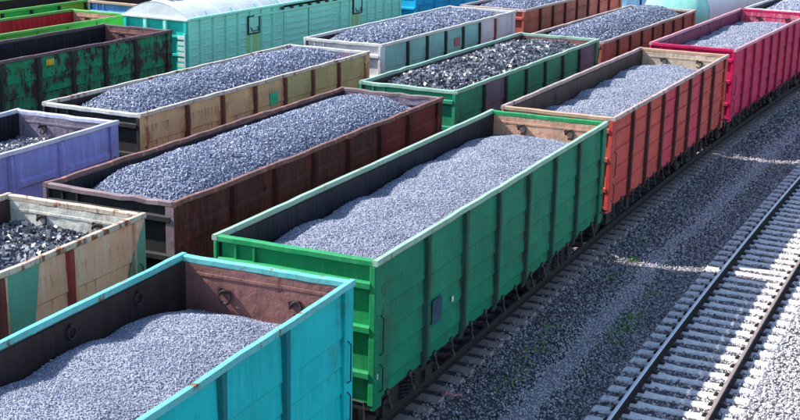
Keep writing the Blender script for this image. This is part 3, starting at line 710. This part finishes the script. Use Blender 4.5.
# ------------------------------------------------------------------ mint covered wagon
MINT = paint('mint_green_paint', (.34, .93, .70, 1), (.10, .50, .34, 1), .10, .15, .12, fade=(.55, .95, .82, 1))
MINTD = paint('mint_end_paint', (.02, .60, .50, 1), RUST, .08, .2, .3)
MINTY = paint('yellowish_mint_panel', (.42, .80, .32, 1), RUST, .08, .2, .2)
ROOFW = paint('roof_white', (.80, .83, .82, 1), (.30, .45, .40, 1), .25, .25, .15)
WHITE = plain('white_paint', (.72, .74, .72, 1), vary=.12)
def covered_wagon():
    L = 17.6; yf = 4.15; x, y, a, _, _ = pose(4, yf, L, 0); h = L / 2; ZE = 3.72; ZC = 4.32
    root = tag(link('covered_wagon', None), 'long mint green covered wagon with white rounded roof and sliding doors', 'freight wagon'); root.location = (x, y, 0); root.rotation_euler = (0, 0, -a)
    dz = 2.0
    for s in (1, -1):
        for (ya, yb) in ((-h, -dz), (dz, h)):
            b = MB()
            b.box(min(s * 1.40, s * 1.46), max(s * 1.40, s * 1.46), ya, yb, 1.1, ZE - .06)
            z = 1.35
            while z < ZE - .2:
                n = 8
                for i in range(n):
                    pa = ya + (yb - ya) * i / n + .14; pb = ya + (yb - ya) * (i + 1) / n - .14
                    b.add([(s * 1.461, pa, z), (s * 1.461, pb, z), (s * 1.461, pb, z + .09), (s * 1.461, pa, z + .09), (s * 1.485, pa + .1, z + .045), (s * 1.485, pb - .1, z + .045)],
                          [(0, 1, 5, 4), (2, 3, 4, 5), (1, 2, 5), (3, 0, 4)])
                z += .3
            b.build('side_wall', MINT, root)
        for (ya, yb) in ((-h, -dz), (dz, h)):
            for i in range(8):
                yy = ya + (yb - ya) * (i + (0 if ya < 0 else 1)) / 8 + (.07 if (i == 0 and ya < 0) else (-.07 if (i == 7 and ya > 0) else 0))
                p = MB(); p.bar('z', 1.05, ZE - .07, min(s * 1.462, s * 1.54), max(s * 1.462, s * 1.54), yy - .06, yy + .06, .01); p.build('side_post', MINT, root)
        for (ya, yb) in ((-dz + .02, -.06), (.06, dz - .02)):   # sliding doors with pressed ribs
            p = MB(); xa, xb = sorted((s * 1.40, s * 1.50)); p.box(xa, xb, ya, yb, 1.15, ZE - .16)
            z = 1.3
            while z < ZE - .35:
                p.bar('y', ya + .1, yb - .1, min(s * 1.502, s * 1.54), max(s * 1.502, s * 1.54), z, z + .12, .018); z += .26
            p.build('sliding_door', MINT, root)
        p = MB(); p.bar('y', -dz * 2.2, dz * 2.2, min(s * 1.545, s * 1.60), max(s * 1.545, s * 1.60), ZE - .3, ZE - .22, .01)
        p.build('door_rail', MINT, root)
        for i in range(7):
            yy = -dz * 1.1 + i * dz * 2.2 / 6; p = MB(); p.box(min(s * 1.50, s * 1.62), max(s * 1.50, s * 1.62), yy - .06, yy + .06, ZE - .21, ZE - .1); p.build('door_roller', M_LEVER, root)
        p = MB(); p.bar('y', -h, h, min(s * 1.38, s * 1.60), max(s * 1.38, s * 1.60), ZE - .05, ZE + .05, .02); p.build('eave', MINT, root)
        for yy in (-4.35, 4.35):   # loading hatches with a dark frame
            p = MB(); X = s * 1.50; 
            for (c0, c1, d0, d1) in ((yy - .42, yy + .42, 3.42, 3.47), (yy - .42, yy + .42, 2.72, 2.77), (yy - .42, yy - .37, 2.77, 3.42), (yy + .37, yy + .42, 2.77, 3.42)):
                p.box(min(X, X + s * .05), max(X, X + s * .05), c0, c1, d0, d1, 1)
            p.box(min(X - s * .035, X + s * .02), max(X - s * .035, X + s * .02), yy - .37, yy + .37, 2.77, 3.42, 0)
            p.tube([(X + s * .06, yy - .25, 3.0), (X + s * .1, yy - .2, 2.85), (X + s * .1, yy + .2, 2.85), (X + s * .06, yy + .25, 3.0)], .02, 5, 1)
            p.build('loading_hatch', [MINT, M_HOOK], root)
            p = MB(); p.box(min(s * 1.462, s * 1.493), max(s * 1.462, s * 1.493), yy - .44, yy + .44, 1.12, 2.70); p.build('hatch_panel', MINTY, root)
    rings = []
    def arc(y, k=1.0):
        return [(1.56 * math.sin(t), y, ZE + (ZC - ZE) * (1 - math.sin(t) ** 2) * k) for t in [(-1 + 2 * j / 20) * math.pi / 2 for j in range(21)]]
    r = MB(); n = 34; A = [arc(-h - .04)] + [arc(-h + L * i / n, 1.0 + (.012 if i % 2 else 0)) for i in range(n + 1)] + [arc(h + .04)]
    r.loft(A, cap=False, closed=False); r.build('roof', ROOFW, root, smooth=False)
    for i in range(12):
        yy = -h + .7 + i * (L - 1.4) / 11; p = MB(); aa = arc(yy); p.tube([(q[0] * 1.002, q[1], q[2] + .016) for q in aa], .022, 5); p.build('roof_seam', ROOFW, root)
    for i in range(10):
        yy = -h + 1.2 + i * (L - 2.4) / 9; p = MB(); p.tube([(1.50, yy, ZE + .05), (1.50, yy, ZE + .16), (1.42, yy, ZE + .2)], .018, 5); p.build('roof_hook', MINTD, root)
    p = MB(); p.box(-.3, .3, -h + .5, h - .5, ZC + .05, ZC + .08); p.build('roof_walkway', ROOFW, root)
    for e in (-1, 1):
        p = MB(); y0, y1 = sorted((e * (h - .09), e * (h - .03))); p.box(-1.395, 1.395, y0, y1, 1.1, ZE - .005); p.build('end_wall', MINTD, root)
        aa = arc(0); q = MB(); q.add([(u, e * (h + .0), z) for u, _, z in aa] + [(u, e * (h + .03), z - .01) for u, _, z in aa], [tuple(range(21)), tuple(range(41, 20, -1))]); q.build('roof_gable', ROOFW, root)
        q = MB(); y0, y1 = sorted((e * (h - .03), e * (h + .10))); q.bar('x', -1.55, 1.55, y0, y1, ZE - .06, ZE + .03, .015); q.build('end_sill', ROOFW, root)
        for xx in (-1.42, -.47, .47, 1.42):
            q = MB(); y0, y1 = sorted((e * (h - .028), e * (h + .08))); q.bar('z', 1.08, ZE - .065, xx - .07, xx + .07, y0, y1, .01); q.build('end_post', MINTD if abs(xx) > 1 else MINT, root)
        for z in (1.6, 2.3, 3.0):
            q = MB(); y0, y1 = sorted((e * (h - .028), e * (h + .035))); q.bar('x', -1.34, 1.34, y0, y1, z, z + .1, .01); q.build('end_beam', MINTD, root)
        lad = MB()
        for k in range(9): lad.box(1.12, 1.42, min(e * (h + .11), e * (h + .15)), max(e * (h + .11), e * (h + .15)), 1.3 + k * .21, 1.42 + k * .21)
        lad.box(1.42, 1.45, min(e * (h + .08), e * (h + .15)), max(e * (h + .08), e * (h + .15)), 1.2, 3.2); lad.build('ladder', WHITE, root)
        o = link('coupler', COUPLER, root); o.location = (0, e * (h + .02), 1.04); o.rotation_euler = (0, 0, 0 if e > 0 else math.pi)
        o = link('bogie', BOGIE, root); o.location = (0, e * 6.3, 0)
        for ax in (-.925, .925): w = link('wheelset', WHEELSET, o); w.location = (0, ax, .475)
    f = MB(); f.box(-1.4, 1.4, -h + .1, h - .1, .9, 1.1); f.build('underframe', M_UNDER, root)
covered_wagon()

# ------------------------------------------------------------------ tank wagon
TANKW = paint('tank_white', (.90, .90, .92, 1), (.20, .12, .12, 1), .25, .1, .08, seam=0)
TANKM = paint('tank_end_mint', (.34, .84, .70, 1), RUST, .05, .1, .1, fade=(.55, .9, .82, 1), seam=0)
def tank_wagon():
    L = 12.0; x, y, a, _, _ = pose(2, 24.3, L, 0); h = L / 2
    root = tag(link('tank_wagon', None), 'white tank wagon with mint green rounded end behind the low rust red wagon', 'tank wagon'); root.location = (x, y, 0); root.rotation_euler = (0, 0, -a)
    R_ = 1.5; zc = 2.78; n = 40
    ring = lambda yy, r: [(r * math.cos(2 * math.pi * k / n), yy, zc + r * math.sin(2 * math.pi * k / n)) for k in range(n)]
    b = MB(); b.loft([ring(-h + 1.3, R_), ring(h - .45, R_)]); b.build('barrel', TANKW, root, smooth=True)
    for e in (-1, 1):
        c0 = h - (1.3 if e < 0 else .45); q = MB(); rr_ = []
        ln = .85 if e < 0 else .01
        rr_.append(ring(e * c0, R_ * .998)); rr_.append(ring(e * (c0 + ln), R_ * .998))
        for k in range(1, 9):
            t = k / 8 * math.pi / 2; rr_.append(ring(e * (c0 + ln + .42 * math.sin(t)), R_ * max(.02, math.cos(t))))
        q.loft(rr_); q.build('tank_end', TANKM, root, smooth=True)
    q = MB(); q.loft([ring(-h + 1.26, R_ + .045), ring(-h + 1.36, R_ + .045)]); q.build('hoop', TANKW, root)
    for yy in (-2.2, 2.2):
        q = MB(); q.loft([ring(yy - .05, R_ + .02), ring(yy + .05, R_ + .02)]); q.build('hoop', TANKW, root)
    q = MB(); q.cyl((0, 0, zc + R_ - .1), (0, 0, zc + R_ + .35), .42, n=20); q.cyl((0, 0, zc + R_ + .352), (0, 0, zc + R_ + .42), .46, n=20); q.build('dome', TANKW, root)
    q = MB(); q.box(-1.3, 1.3, -h, h, 1.0, 1.22); q.build('underframe', M_UNDER, root)
    for yy in (-h + 1.4, h - 1.4):
        q = MB(); q.box(-1.1, 1.1, yy - .2, yy + .2, 1.222, 1.75); q.build('saddle', M_UNDER, root)
    for e in (-1, 1):
        o = link('coupler', COUPLER, root); o.location = (0, e * (h + .02), 1.04); o.rotation_euler = (0, 0, 0 if e > 0 else math.pi)
        o = link('bogie', BOGIE, root); o.location = (0, e * 3.9, 0)
        for ax in (-.925, .925): w = link('wheelset', WHEELSET, o); w.location = (0, ax, .475)
tank_wagon()

# ------------------------------------------------------------------ weeds and litter
def weeds():
    b = MB(); r = random.Random(8)
    spots = [(3.32, -8.9, .45, 90), (3.3, -9.5, .35, 60), (3.42, -10.5, .25, 25), (2.1, -4.2, .2, 40), (2.0, -6.0, .2, 26), (1.95, -11.6, .5, 90), (1.8, -10.3, .4, 60), (2.1, -13.3, .5, 60), (3.3, -12.3, .3, 24), (3.35, 4.0, .5, 40), (3.4, 8.7, .5, 40), (3.3, -6.7, .3, 24), (1.75, 1.5, .6, 50), (1.8, -2.0, .5, 40)]
    for (x, y, sp, n) in spots:
        for _ in range(n):
            px = x + r.gauss(0, sp * .3); py = y + r.gauss(0, sp); px = cx_(px, py); hh = r.uniform(.04, .12); a = r.uniform(0, 6.28); w = r.uniform(.006, .014); ln = r.uniform(.02, .09)
            dx, dy = math.cos(a), math.sin(a); z = -.33
            b.add([(px - dy * w, py + dx * w, z), (px + dy * w, py - dx * w, z), (px + dx * ln * .5 + dy * w, py + dy * ln * .5 - dx * w, z + hh * .7), (px + dx * ln * .5 - dy * w, py + dy * ln * .5 + dx * w, z + hh * .7), (px + dx * ln, py + dy * ln, z + hh)], [(0, 1, 2, 3), (3, 2, 4)])
    tag(b.build('weeds', plain('weed_green', (.16, .36, .05, 1), vary=.5, scale=3)), 'sparse green weeds growing between the gravel along the path', 'weeds', kind='stuff')
weeds()
LIT = plain('faded_pink_plastic', (.62, .25, .24, 1), vary=.3)
b = MB(); b.bar('x', -.19, .15, -.035, .035, 0, .05, .015, seg=4, jit=.015, rng=random.Random(2)); b.bar('y', -.06, .06, -.2, -.14, .0, .07, .012)
o = tag(b.build('litter', LIT), 'faded pink scrap lying beside the sleepers below the deep green wagon', 'scrap'); o.location = (1.62, -14.85, -.24); o.rotation_euler = (0, 0, .35)
